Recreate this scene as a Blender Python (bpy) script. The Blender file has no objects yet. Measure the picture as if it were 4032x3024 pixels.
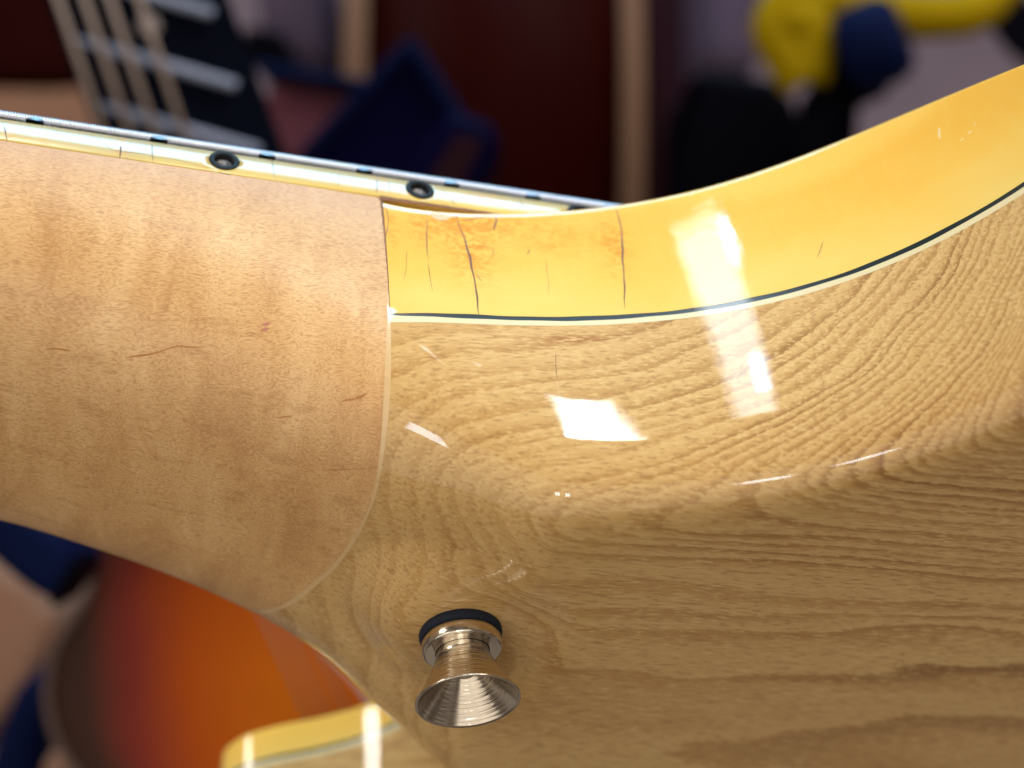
import bpy, bmesh, math, random
import numpy as np
from mathutils import Vector, Matrix
from mathutils.bvhtree import BVHTree

random.seed(4); rng = np.random.default_rng(4)
scene = bpy.context.scene
col = scene.collection
W_, H_ = 1024, 768
CAMZ = 1.30

# ------------------------------------------------------------------ camera
cam_d = bpy.data.cameras.new("camera"); cam = bpy.data.objects.new("camera", cam_d); col.objects.link(cam)
cam.location = (0, 0, CAMZ); cam.rotation_euler = (math.radians(90), 0, 0)
cam_d.sensor_width = 36; cam_d.lens = 52
cam_d.clip_start = 0.01; cam_d.clip_end = 30
cam_d.dof.use_dof = True; cam_d.dof.focus_distance = 0.203; cam_d.dof.aperture_fstop = 10.0
cam_d.dof.aperture_blades = 0
scene.camera = cam
scene.render.resolution_x = W_; scene.render.resolution_y = H_

# ------------------------------------------------------------------ world + lamps (a shop interior: ceiling panels)
world = bpy.data.worlds.new("World"); scene.world = world; world.use_nodes = True
bg = world.node_tree.nodes["Background"]
wt = world.node_tree
_tc = wt.nodes.new("ShaderNodeTexCoord"); _nz = wt.nodes.new("ShaderNodeTexNoise"); _nz.inputs["Scale"].default_value = 2.6; _nz.inputs["Detail"].default_value = 2.0
_rp = wt.nodes.new("ShaderNodeValToRGB")
for _e, _p, _c in zip((_rp.color_ramp.elements[0], _rp.color_ramp.elements[1]), (0.40, 0.62), ((0.30, 0.22, 0.17, 1), (1.0, 0.86, 0.74, 1))): _e.position = _p; _e.color = _c
wt.links.new(_tc.outputs["Generated"], _nz.inputs["Vector"]); wt.links.new(_nz.outputs["Fac"], _rp.inputs[0]); wt.links.new(_rp.outputs[0], bg.inputs[0])
bg.inputs[1].default_value = 0.24      # the cluttered, dim shop all around

def area(name, loc, target, sx, sy, power, color=(1, 1, 1)):
    d = bpy.data.lights.new(name, 'AREA'); d.shape = 'RECTANGLE'; d.size = sx; d.size_y = sy
    d.energy = power; d.color = color
    o = bpy.data.objects.new(name, d); col.objects.link(o)
    o.location = loc
    o.rotation_euler = (Vector(target) - Vector(loc)).to_track_quat('-Z', 'Y').to_euler()
    return o
GC = (0.0, 0.21, CAMZ)
def lamp(name, x, y, z, sx, sy, L, color=(1, 1, 1), aim=None):   # a panel of radiance L
    return area(name, (x, y, z), aim or (x, y, z - 1), sx, sy, L * sx * sy * math.pi, color)
CEIL = CAMZ + 1.6
lamp("tube_lamp", 0.365, -0.375, CEIL, 0.14, 0.46, 34, (0.88, 0.95, 1.0))
lamp("tube_lamp", -0.030, -0.06, CEIL, 0.125, 0.72, 12, (0.84, 0.93, 1.0))
lamp("spot_lamp", -0.066, -0.12, CEIL - 0.02, 0.020, 0.20, 60, (0.30, 0.60, 1.0))
lamp("spot_lamp", -0.10, 0.255, CEIL - 0.02, 0.022, 0.05, 60, (0.30, 0.60, 1.0))
lamp("ceiling_panel", 1.15, -0.45, CEIL, 0.6, 1.2, 13, (1.0, 0.93, 0.84))
lamp("ceiling_panel", 2.1, -0.45, CEIL, 0.6, 1.2, 10, (1.0, 0.93, 0.84))
lamp("ceiling_panel", -2.1, -0.2, CEIL, 0.6, 1.2, 19, (1.0, 0.95, 0.90))
lamp("ceiling_panel", 0.05, 0.84, CEIL, 0.9, 0.56, 15, (0.26, 0.66, 1.0))
lamp("shop_front", -0.7, -2.3, CAMZ - 0.15, 5.0, 3.0, 0.95, (1.0, 0.91, 0.80), aim=(0, 0.2, CAMZ))  # soft fill added behind the camera to lift the neck's lower side and back
lamp("shop_window", 0.18, -2.2, CAMZ + 0.38, 0.18, 0.22, 18, (0.86, 0.93, 1.0), aim=(0, 0.2, CAMZ))
lamp("shop_window", -0.20, -2.2, CAMZ + 0.38, 0.16, 0.22, 18, (0.86, 0.93, 1.0), aim=(0, 0.2, CAMZ))
lamp("shop_window", -1.95, -2.6, CAMZ + 0.95, 0.26, 0.40, 14, (0.80, 0.90, 1.0), aim=(0, 0.2, CAMZ))

scene.view_settings.view_transform = 'Standard'; scene.view_settings.look = 'None'
scene.view_settings.exposure = 0.0; scene.view_settings.gamma = 1.0
scene.view_settings.use_curve_mapping = False

# ------------------------------------------------------------------ node helpers
class NT:
    def __init__(s, name):
        s.m = bpy.data.materials.new(name); s.m.use_nodes = True
        s.t = s.m.node_tree; s.t.nodes.clear()
        s.out = s.t.nodes.new("ShaderNodeOutputMaterial")
        s.b = s.t.nodes.new("ShaderNodeBsdfPrincipled")
        s.t.links.new(s.b.outputs[0], s.out.inputs[0])
    def n(s, typ, **kw):
        nd = s.t.nodes.new(typ)
        for k, v in kw.items(): setattr(nd, k, v)
        return nd
    def put(s, sock, v):
        if v is None: return
        if isinstance(v, bpy.types.NodeSocket): s.t.links.new(v, sock)
        elif isinstance(v, (tuple, list)):
            if len(v) == 3 and len(sock.default_value) == 4: v = (*v, 1)
            sock.default_value = v
        else: sock.default_value = v
    def math(s, op, a, b=None, c=None, clamp=False):
        nd = s.n("ShaderNodeMath", operation=op, use_clamp=clamp)
        for i, v in enumerate((a, b, c)): s.put(nd.inputs[i], v)
        return nd.outputs[0]
    def coord(s, scale=1000.0):
        tc = s.n("ShaderNodeTexCoord")
        v = s.n("ShaderNodeVectorMath", operation='SCALE'); s.put(v.inputs[0], tc.outputs["Object"]); v.inputs["Scale"].default_value = scale
        return v.outputs[0]
    def xyz(s, v):
        nd = s.n("ShaderNodeSeparateXYZ"); s.put(nd.inputs[0], v); return nd.outputs
    def comb(s, x, y, z):
        nd = s.n("ShaderNodeCombineXYZ")
        for i, v in enumerate((x, y, z)): s.put(nd.inputs[i], v)
        return nd.outputs[0]
    def mul(s, v, k):
        nd = s.n("ShaderNodeVectorMath", operation='MULTIPLY'); s.put(nd.inputs[0], v); s.put(nd.inputs[1], k); return nd.outputs[0]
    def add(s, v, k):
        nd = s.n("ShaderNodeVectorMath", operation='ADD'); s.put(nd.inputs[0], v); s.put(nd.inputs[1], k); return nd.outputs[0]
    def noise(s, v, scale=1.0, detail=2.0, rough=0.5, dist=0.0, out="Fac"):
        nd = s.n("ShaderNodeTexNoise"); s.put(nd.inputs["Vector"], v)
        nd.inputs["Scale"].default_value = scale; nd.inputs["Detail"].default_value = detail
        nd.inputs["Roughness"].default_value = rough; nd.inputs["Distortion"].default_value = dist
        return nd.outputs[out]
    def voro(s, v, scale=1.0, feature='F1', out="Distance", rnd=1.0):
        nd = s.n("ShaderNodeTexVoronoi", feature=feature); s.put(nd.inputs["Vector"], v)
        nd.inputs["Scale"].default_value = scale; nd.inputs["Randomness"].default_value = rnd
        return nd.outputs[out]
    def ss(s, v, lo, hi):
        nd = s.n("ShaderNodeMapRange", interpolation_type='SMOOTHSTEP'); s.put(nd.inputs[0], v)
        nd.inputs[1].default_value = lo; nd.inputs[2].default_value = hi
        return nd.outputs[0]
    def lerp(s, v, lo, hi, a, b):
        nd = s.n("ShaderNodeMapRange"); s.put(nd.inputs[0], v)
        for i, k in enumerate((lo, hi, a, b)): nd.inputs[i + 1].default_value = k
        return nd.outputs[0]
    def mix(s, f, a, b, blend='MIX'):
        nd = s.n("ShaderNodeMix", data_type='RGBA', blend_type=blend); s.put(nd.inputs[0], f)
        s.put(nd.inputs[6], a); s.put(nd.inputs[7], b); return nd.outputs[2]
    def ramp(s, f, stops):
        nd = s.n("ShaderNodeValToRGB"); s.put(nd.inputs[0], f); e = nd.color_ramp.elements
        while len(e) < len(stops): e.new(0.5)
        for el, (p, c) in zip(e, stops): el.position = p; el.color = (*c, 1)
        return nd.outputs[0]
    def bump(s, h, strength=0.2, dist=0.0001, normal=None):
        nd = s.n("ShaderNodeBump"); s.put(nd.inputs["Height"], h)
        nd.inputs["Strength"].default_value = strength; nd.inputs["Distance"].default_value = dist
        if normal is not None: s.put(nd.inputs["Normal"], normal)
        return nd.outputs[0]
    def fin(s, **kw):
        for k, v in kw.items(): s.put(s.b.inputs[k.replace("_", " ")], v)
        return s.m

def plain(name, c, rough=0.5, metal=0.0, coat=0.0, var=0.12, scale=60.0, **kw):
    t = NT(name); v = t.coord(1.0)
    f = t.noise(v, scale, 3.0)
    a = tuple(max(0, x * (1 - var)) for x in c); b = tuple(min(1, x * (1 + var)) for x in c)
    if name.startswith("shop_"): kw["Specular_IOR_Level"] = 0.02; coat = 0.0
    return t.fin(Base_Color=t.mix(f, a, b), Roughness=rough, Metallic=metal, Coat_Weight=coat, Coat_Roughness=0.05, **kw)

# ------------------------------------------------------------------ wood materials (coordinates in guitar millimetres)
def ash():
    t = NT("lacquered_ash"); p = t.coord()
    lowp = t.mul(p, (0.005, 0.022, 0.022))
    w1 = t.noise(lowp, 1.0, 2.0, 0.5, out="Color")
    w1 = t.add(w1, (-0.5, -0.5, -0.5))
    midp = t.mul(p, (0.022, 0.10, 0.10))
    w2 = t.add(t.noise(midp, 1.0, 2.0, 0.5, out="Color"), (-0.5, -0.5, -0.5))
    q = t.add(t.add(p, t.mul(w1, (0, 8, 8))), t.mul(w2, (0, 3.4, 3.4)))
    x, y, z = t.xyz(q)
    dy = t.math('SUBTRACT', y, t.math('MULTIPLY_ADD', x, 0.03, 52.0))
    dz = t.math('SUBTRACT', z, 14.0)
    dz = t.math('MULTIPLY', dz, 1.15)
    r = t.math('SQRT', t.math('ADD', t.math('MULTIPLY', dy, dy), t.math('MULTIPLY', dz, dz)))
    r = t.math('ADD', r, t.math('MULTIPLY', x, -0.01))
    # fine jitter so that ring edges are fibrous
    jit = t.noise(t.mul(p, (0.55, 2.4, 2.4)), 1.0, 2.0, 0.6)
    r = t.math('ADD', r, t.math('MULTIPLY', t.math('SUBTRACT', jit, 0.5), 0.55))
    sp_ = t.noise(t.comb(t.math('MULTIPLY', r, 0.16), 3.0, 0.0), 1.0, 1.0)
    r = t.math('ADD', r, t.math('MULTIPLY', t.math('SUBTRACT', sp_, 0.5), 6.0))
    G = t.math('MULTIPLY', t.math('POWER', 2.71828, t.math('MULTIPLY', t.math('SUBTRACT', r, 83.0), 0.04)), 9.8)
    g = t.math('FRACT', G)
    ring = t.ramp(g, [(0.0, (0.0,)*3), (0.25, (0.10,)*3), (0.55, (0.45,)*3), (0.80, (1.0,)*3), (0.95, (0.95,)*3), (1.0, (0.05,)*3)])
    rs = t.noise(t.comb(t.math('FLOOR', G), 0.37, 0.0), 0.77, 1.0)
    con = t.math('MULTIPLY', t.lerp(rs, 0.3, 0.7, 0.56, 1.0), t.lerp(t.ss(x, 48.0, 86.0), 0, 1, 0.62, 1.0))
    con = t.math('MULTIPLY', con, t.lerp(t.noise(t.mul(p, (0.02, 0.06, 0.06)), 1.0, 1.0), 0.3, 0.7, 0.55, 1.15))
    ring = t.math('MULTIPLY', ring, con)
    ringf = ring
    base = t.ramp(ringf, [(0.0, (0.66, 0.420, 0.158)), (0.45, (0.53, 0.305, 0.098)), (1.0, (0.305, 0.145, 0.036))])
    # pores: pale flecks stretched along the fibre
    pv = t.mul(t.add(p, t.mul(w2, (0, 3, 3))), (0.42, 2.5, 2.5))
    po = t.noise(pv, 1.0, 2.0, 0.55)
    fleck = t.ss(po, 0.54, 0.66)
    c = t.mix(t.math('MULTIPLY', fleck, 0.60), base, (0.76, 0.53, 0.225))
    dark = t.ss(po, 0.44, 0.34)
    c = t.mix(t.math('MULTIPLY', dark, 0.50), c, (0.30, 0.155, 0.05))
    broad = t.noise(t.mul(p, (0.012, 0.03, 0.03)), 1.0, 1.0)
    c = t.mix(t.lerp(broad, 0.35, 0.7, 0.0, 0.22), c, (0.46, 0.24, 0.10))
    # mineral stain just under the purfling
    px, py, pz = t.xyz(t.add(p, t.mul(w2, (6, 0, 3.0))))
    e1 = t.math('POWER', t.math('DIVIDE', t.math('SUBTRACT', px, 57.0), 7.0), 2.0)
    e2 = t.math('POWER', t.math('DIVIDE', t.math('ADD', pz, 34.0), 0.9), 2.0)
    st = t.math('POWER', 2.718, t.math('MULTIPLY', t.math('ADD', e1, e2), -1.0))
    st = t.math('MULTIPLY', st, t.ss(po, 0.60, 0.42))
    c = t.mix(t.math('MULTIPLY', st, 0.85), c, (0.33, 0.12, 0.03))
    bp = t.bump(t.math('ADD', t.noise(p, 0.5, 1.0), t.math('MULTIPLY', t.noise(t.mul(p, (0.5, 2.2, 2.2)), 1.0, 2.0), 0.10)), 0.06, 0.00008)
    return t.fin(Base_Color=c, Roughness=0.5, Specular_IOR_Level=0.10, Coat_Weight=0.9, Coat_Roughness=0.035, Coat_Normal=bp)

def maple():
    t = NT("satin_maple"); p = t.coord()
    lo = t.add(t.noise(t.mul(p, (0.045, 0.03, 0.03)), 1.0, 2.0, out="Color"), (-0.5,)*3)
    q = t.add(p, t.mul(lo, (0, 9, 9)))
    curl = t.noise(t.mul(q, (0.15, 0.045, 0.045)), 1.0, 3.0, 0.55, 0.6)
    wob = t.add(t.noise(t.mul(p, (0.22, 0.16, 0.16)), 1.0, 1.0, out="Color"), (-0.5,)*3)
    fq = t.add(p, t.mul(wob, (0, 2.2, 2.2)))
    fl = t.noise(t.mul(fq, (1.0, 7.0, 7.0)), 1.0, 1.0, 0.5)
    fl2 = t.noise(t.mul(fq, (0.5, 1.6, 1.6)), 1.0, 1.0, 0.5)
    fleck = t.ss(fl, 0.48, 0.60)
    c = t.ramp(curl, [(0.30, (0.56, 0.300, 0.110)), (0.50, (0.68, 0.398, 0.160)), (0.67, (0.77, 0.485, 0.215))])
    # yearly lines, long and soft
    yl = t.noise(t.mul(q, (0.016, 0.35, 0.35)), 1.0, 3.0, 0.6)
    c = t.mix(t.math('MULTIPLY', t.ss(yl, 0.57, 0.68), 0.35), c, (0.45, 0.22, 0.075))
    k = t.lerp(fl2, 0.35, 0.65, 0.30, 0.58)
    c = t.mix(t.math('MULTIPLY', fleck, k), c, (0.40, 0.190, 0.066))
    light = t.ss(fl, 0.46, 0.34)
    c = t.mix(t.math('MULTIPLY', light, 0.35), c, (0.78, 0.52, 0.27))
    # stained, handled band next to the fretboard
    x, y, z = t.xyz(p)
    zz = t.math('ADD', t.math('MULTIPLY_ADD', x, 0.017, z), t.math('MULTIPLY', t.math('SUBTRACT', curl, 0.5), 9.0))
    band = t.ss(zz, -15.0, -5.0)
    c = t.mix(t.math('MULTIPLY', band, 0.36), c, (0.46, 0.20, 0.075))
    h = t.noise(t.mul(p, (0.8, 2.4, 2.4)), 1.0, 2.0)
    return t.fin(Base_Color=c, Roughness=0.46, Specular_IOR_Level=0.28, Coat_Weight=0.18, Coat_Roughness=0.28, Normal=t.bump(h, 0.10, 0.00012))

def celluloid(name, zlo, zhi, pale, mid, deep, stains=(), coat=1.0, cr=(0.02, 0.07)):
    t = NT(name); p = t.coord(); x, y, z = t.xyz(p)
    n1 = t.noise(t.mul(p, (0.05, 0.05, 0.10)), 1.0, 3.0)
    n2 = t.noise(t.mul(p, (0.9, 0.9, 0.16)), 1.0, 3.0, 0.6)
    zz = t.math('ADD', t.math('DIVIDE', t.math('SUBTRACT', z, zlo), zhi - zlo), t.math('MULTIPLY', t.math('SUBTRACT', n1, 0.5), 0.9))
    c = t.ramp(zz, [(0.0, pale), (0.38, mid), (0.75, deep), (1.0, mid)])
    c = t.mix(t.lerp(n2, 0.45, 0.8, 0.0, 0.22), c, pale)
    web = t.noise(t.mul(p, (0.5, 0.5, 0.9)), 1.0, 4.0, 0.7, 1.2)
    for (sx, sz, rx, rz, k) in stains:
        e1 = t.math('POWER', t.math('DIVIDE', t.math('SUBTRACT', x, sx), rx), 2.0)
        e2 = t.math('POWER', t.math('DIVIDE', t.math('SUBTRACT', z, sz), rz), 2.0)
        m = t.math('POWER', 2.718, t.math('MULTIPLY', t.math('ADD', e1, e2), -1.0))
        m = t.math('MULTIPLY', t.math('MULTIPLY', m, t.ss(web, 0.40, 0.62)), k)
        c = t.mix(m, c, (0.70, 0.235, 0.012))
    scr = t.noise(t.mul(p, (2.2, 2.2, 0.35)), 1.0, 3.0, 0.7)
    bp = t.bump(t.math('ADD', t.noise(p, 0.35, 2.0), t.math('MULTIPLY', scr, 0.12)), 0.10, 0.00010)
    return t.fin(Base_Color=c, Roughness=0.45, Specular_IOR_Level=0.06, Coat_Weight=coat, Coat_Roughness=t.lerp(scr, 0.35, 0.8, *cr), Coat_Normal=bp,
                 Subsurface_Weight=0.10, Subsurface_Radius=(0.0012, 0.0007, 0.0002), Subsurface_Scale=1.0)

M = {}
M['ash'] = ash(); M['maple'] = maple()
M['bind'] = celluloid("aged_cream_celluloid", -29.5, -5.0, (0.85, 0.585, 0.145), (0.845, 0.505, 0.085), (0.82, 0.445, 0.058),
                      stains=((45.5, -15, 3.4, 6.5, 1.0), (43, -10, 3.0, 4.0, .95), (38.5, -11, 2.0, 5.0, .8), (50, -9.5, 3.6, 2.6, .95), (66.8, -14, 2.0, 7.0, .85), (58, -12, 6, 5, .45), (34, -12, 1.2, 6, .5)))
M['fbind'] = celluloid("aged_fretboard_binding", -5.5, 1.5, (0.74, 0.50, 0.10), (0.56, 0.42, 0.15), (0.44, 0.38, 0.20),  # yellowed below; upper tones greyed in the colour to help the bluish sheen
                       stains=((-4.5, -2.6, 0.8, 2.2, .9), (7, -3, .6, 2.0, .3), (-15, -3, .8, 1.5, .5), (-20, -2.5, .8, 2.0, .8), (33, -2.5, 1.2, 2.0, .6), (49, -2.5, 3, 1.4, .5), (38, -4, 4, 1.0, .4)), cr=(0.12, 0.24))
M['white_line'] = plain("cream_purfling", (0.74, 0.62, 0.34), 0.35, coat=0.8)
M['black_line'] = plain("black_purfling", (0.006, 0.012, 0.009), 0.3, coat=0.8, var=0.5)
M['joint'] = plain("pale_joint_line", (0.70, 0.47, 0.22), 0.4, coat=0.5, scale=900)
M['crack'] = plain("crack_dirt", (0.16, 0.055, 0.012), 0.6)
M['crack_dark'] = plain("dark_crack", (0.05, 0.025, 0.012), 0.6)
M['dirt'] = plain("brown_grime", (0.20, 0.075, 0.018), 0.7, var=0.6, scale=1500)
M['chip'] = plain('pale_chip', (0.86, 0.62, 0.24), 0.5, var=0.3, scale=2000); M['worn'] = plain('worn_lacquer', (0.62, 0.47, 0.24), 0.6, var=0.4, scale=2500)
M['streak'] = plain("mineral_streak", (0.44, 0.18, 0.045), 0.5)
M['streak_red'] = plain("reddish_streak", (0.50, 0.20, 0.11), 0.5)
M['fretboard'] = plain("dark_rosewood", (0.030, 0.016, 0.012), 0.5, var=0.5, scale=300)
M['fret'] = plain("nickel_silver", (0.42, 0.43, 0.47), 0.4, 1.0)
M['string'] = plain("wound_nickel", (0.70, 0.72, 0.80), 0.42, 1.0, var=0.05)
M['dot_ring'] = plain("black_plastic", (0.004, 0.005, 0.006), 0.6, var=0.4, Specular_IOR_Level=0.2)
M['dot_core'] = plain("grey_plastic", (0.10, 0.09, 0.09), 0.25, var=0.3, scale=800)
M['felt'] = plain("dark_blue_felt", (0.006, 0.010, 0.022), 0.85, var=0.5, scale=2500)

# ------------------------------------------------------------------ objects
def tag(o, label=None, cat=None, group=None, kind=None):
    if label: o["label"] = label
    if cat: o["category"] = cat
    if group: o["group"] = group
    if kind: o["kind"] = kind
    return o
def empty(name, loc=(0, 0, 0)):
    o = bpy.data.objects.new(name, None); o.empty_display_size = 0.02; o.location = loc; col.objects.link(o); return o
def link(name, verts, faces, mat, parent=None, smooth=True):
    me = bpy.data.meshes.new(name); me.from_pydata([tuple(map(float, v)) for v in verts], [], [tuple(int(i) for i in f_) for f_ in faces])
    me.update()
    bm = bmesh.new(); bm.from_mesh(me); bmesh.ops.recalc_face_normals(bm, faces=bm.faces); bm.to_mesh(me); bm.free()
    if smooth: me.polygons.foreach_set("use_smooth", [True] * len(me.polygons))
    o = bpy.data.objects.new(name, me); me.materials.append(mat); col.objects.link(o); o.parent = parent
    return o
def gridmesh(P, off=0, flip=False, close_v=False):
    nu, nv = P.shape[:2]; V = P.reshape(-1, 3); F = []
    for i in range(nu - 1):
        for j in range(nv if close_v else nv - 1):
            k = (j + 1) % nv
            q = (off + i * nv + j, off + (i + 1) * nv + j, off + (i + 1) * nv + k, off + i * nv + k)
            F.append(q[::-1] if flip else q)
    return list(V), F
def grids(name, Ps, mat, parent, scale=0.001, smooth=True, close_v=False):
    V, F = [], []
    for P in Ps:
        v, f_ = gridmesh(np.asarray(P) * scale, len(V), close_v=close_v); V += v; F += f_
    return link(name, V, F, mat, parent, smooth)
def boxmesh(V, F, c, sx, sy, sz, R=None):
    o = len(V)
    for a in (-1, 1):
        for b in (-1, 1):
            for d in (-1, 1):
                q = Vector((a * sx / 2, b * sy / 2, d * sz / 2))
                if R is not None: q = R @ q
                V.append(q + Vector(c))
    for f_ in ((0, 1, 3, 2), (4, 6, 7, 5), (0, 4, 5, 1), (2, 3, 7, 6), (0, 2, 6, 4), (1, 5, 7, 3)): F.append(tuple(o + i for i in f_))
def box(name, c, size, mat, parent=None, R=None, bevel=0.0):
    V, F = [], []; boxmesh(V, F, c, *size, R)
    o = link(name, V, F, mat, parent, smooth=False)
    if bevel:
        m = o.modifiers.new("bevel", 'BEVEL'); m.width = bevel; m.segments = 3
    return o
def tube(pts, r, seg=12):
    pts = [Vector(p) for p in pts]; V, F = [], []
    up = Vector((0.3, 0.2, 0.93))
    for i, p in enumerate(pts):
        d = (pts[min(i + 1, len(pts) - 1)] - pts[max(i - 1, 0)]).normalized()
        u = d.cross(up).normalized(); w = d.cross(u)
        rr = r[i] if isinstance(r, (list, tuple)) else r
        for k in range(seg):
            a = 2 * math.pi * k / seg; V.append(p + rr * (math.cos(a) * u + math.sin(a) * w))
    n = len(pts)
    for i in range(n - 1):
        for k in range(seg):
            k2 = (k + 1) % seg; F.append((i * seg + k, (i + 1) * seg + k, (i + 1) * seg + k2, i * seg + k2))
    F.append(tuple(range(seg))); F.append(tuple((n - 1) * seg + k for k in range(seg)))
    return V, F
def lathe(prof, seg=64):
    V, F = [], []
    for r, z in prof:
        for k in range(seg):
            a = 2 * math.pi * k / seg; V.append((r * math.cos(a), r * math.sin(a), z))
    for i in range(len(prof) - 1):
        for k in range(seg):
            k2 = (k + 1) % seg; F.append((i * seg + k, i * seg + k2, (i + 1) * seg + k2, (i + 1) * seg + k))
    return V, F

# ------------------------------------------------------------------ the guitar: frame of reference (mm; X along the neck to the body, Z out of the front)
CG = np.array([-2.8, -131.9, -179.0]); YAW, ELE, ROL = map(math.radians, (21.3, 44.0, -9.1))
Fv = np.array([math.sin(YAW) * math.cos(ELE), math.cos(YAW) * math.cos(ELE), math.sin(ELE)])
rt = np.cross(Fv, [0, 0, 1]); rt /= np.linalg.norm(rt); up = np.cross(rt, Fv)
Rv = math.cos(ROL) * rt + math.sin(ROL) * up; Uv = -math.sin(ROL) * rt + math.cos(ROL) * up
Rm = np.stack([Rv, Fv, Uv]); tr = -Rm @ CG * 0.001 + np.array([0, 0, CAMZ])
GM = Matrix([[*Rm[0], tr[0]], [*Rm[1], tr[1]], [*Rm[2], tr[2]], [0, 0, 0, 1]])
guitar = empty("electric_guitar"); guitar.matrix_world = GM
tag(guitar, "natural ash electric guitar with maple neck and wide yellowed cracked binding", "guitar")

def interp(x, xs, ys):      # smooth (monotone cubic) interpolation
    xs = np.array(xs, float); ys = np.array(ys, float); x = np.asarray(x, float)
    d = np.diff(ys) / np.diff(xs); m = np.zeros_like(ys)
    m[1:-1] = np.where(d[1:] * d[:-1] > 0, 2 * d[1:] * d[:-1] / (d[1:] + d[:-1] + 1e-12), 0)
    m[0] = d[0]; m[-1] = d[-1]
    i = np.clip(np.searchsorted(xs, x) - 1, 0, len(d) - 1); h = xs[i + 1] - xs[i]; t = (x - xs[i]) / h
    tc = np.clip(t, 0, 1)
    y = (2*tc**3 - 3*tc**2 + 1) * ys[i] + (tc**3 - 2*tc**2 + tc) * h * m[i] + (-2*tc**3 + 3*tc**2) * ys[i+1] + (tc**3 - tc**2) * h * m[i+1]
    return y + np.where(t < 0, t * h * m[0], 0) + np.where(t > 1, (t - 1) * h * m[-1], 0)
# near cut-away wall, its plan curve: curvature grows smoothly towards the horn
_X = np.linspace(30, 125, 951); _h = _X[1] - _X[0]; _u = (_X - 75) / 40
_cp = [0.0, 0.0391077, -4.3287665, 1.2352686, 0.5874866]
_d = _cp[1] + np.cumsum(-np.exp(_cp[2] + _cp[3] * _u + _cp[4] * _u * _u)) * _h
_Y = _cp[0] + np.cumsum(_d) * _h
def Yn(x):
    x = np.asarray(x, float)
    y = np.interp(np.clip(x, 33, 124), _X, _Y)
    k = np.clip((x - 15) / 18, 0, 1); y0 = float(np.interp(33, _X, _Y))
    return np.where(x < 33, y0 * k * k, y) + np.where(x > 124, (x - 124) * _d[-10], 0)
def dYn(x): return (Yn(np.asarray(x) + 0.25) - Yn(np.asarray(x) - 0.25)) / 0.5
def Z0(x): return -5.2 - 0.018 * np.clip(x, -200, 60)
ZBL = -29.7; ZB = -61.0
def bD(x): return interp(x, [-100, -40, -20, 0, 20, 33, 44, 56, 70, 200], [26.0, 29.0, 30.5, 34.6, 40.0, 44.5, 49.8, -ZB + Z0(56) , -ZB + Z0(60), -ZB + Z0(60)])
def aN(x): return interp(x, [-100, -20, 0, 20, 33, 42, 52, 65, 80, 95, 200], [30, 31.5, 32, 30, 25.5, 21, 17, 14, 11.8, 10.4, 10.4]) * np.clip(np.sqrt(1 + dYn(x)**2), 1, 2.2)
def nE(x): return interp(x, [-100, -20, 0, 33, 44, 60, 200], [2.1, 2.15, 2.25, 3.1, 4.0, 4.4, 4.4])
# far side: neck edge, then the shoulder turns away
def Yfar(x): return interp(x, [-100, -20, 0, 20, 33, 45, 53, 58, 60.5, 62], [60, 63, 65, 67, 69, 72, 75.5, 79.5, 83.5, 88])
def aF(x): return interp(x, [-100, -20, 0, 20, 33, 45, 62], [30, 31.5, 32.5, 33, 30, 24, 14])
def ncurve(x, zs=None, N=60):
    """near half of the cross-section at x, from z = zs down and round to the bottom (arclength-even)"""
    a, b, n, z0, y0 = float(aN(x)), float(bD(x)), float(nE(x)), float(Z0(x)), float(Yn(x))
    ph = np.linspace(0, 1, 900); ph = ph**1.0 * math.pi / 2
    Y = y0 + a * (1 - np.cos(ph).clip(0)**(2 / n)); Z = z0 - b * np.sin(ph)**(2 / n)
    if zs is not None:
        k = Z <= zs; ys = np.interp(-zs, -Z, Y); Y = np.r_[ys, Y[k]]; Z = np.r_[zs, Z[k]]
    s = np.r_[0, np.cumsum(np.hypot(np.diff(Y), np.diff(Z)))]
    t = np.linspace(0, s[-1], N); return np.interp(t, s, Y), np.interp(t, s, Z)
def fcurve(x, N=40):
    a, b, n, z0, y1 = float(aF(x)), float(bD(x)), float(nE(x)), float(Z0(x)), float(Yfar(x))
    ph = np.linspace(math.pi / 2, 0, 900)
    Y = y1 - a * (1 - np.cos(ph).clip(0)**(2 / n)); Z = z0 - b * np.sin(ph)**(2 / n)
    s = np.r_[0, np.cumsum(np.hypot(np.diff(Y), np.diff(Z)))]
    t = np.linspace(0, s[-1], N); return np.interp(t, s, Y), np.interp(t, s, Z)
def wallY(x, z):     # lateral position of the near surface at height z
    a, b, n, z0 = aN(x), bD(x), nE(x), Z0(x)
    k = np.clip((z0 - z) / b, 0, 0.9999)
    return Yn(x) + a * (1 - (1 - k**n)**(1 / n))
def section(x, zs, far=True):
    y1, z1 = ncurve(x, zs); 
    if far: y2, z2 = fcurve(x)
    else: y2 = np.linspace(88 - 0.0, 88, 40) * 0 + np.linspace(80, 88, 40); z2 = np.full(40, z1[-1])
    m = np.linspace(0, 1, 22)[1:-1]; ym = y1[-1] + m * (y2[0] - y1[-1])
    return np.r_[y1, ym, y2], np.r_[z1, np.full(len(ym), z1[-1]), z2]
def joint_x(y, z):   # the glue joint leans towards the headstock on the far side
    k = np.clip((np.asarray(y) - 14) / 46, 0, 1); return 33.0 - 11.5 * k**1.7
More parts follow.
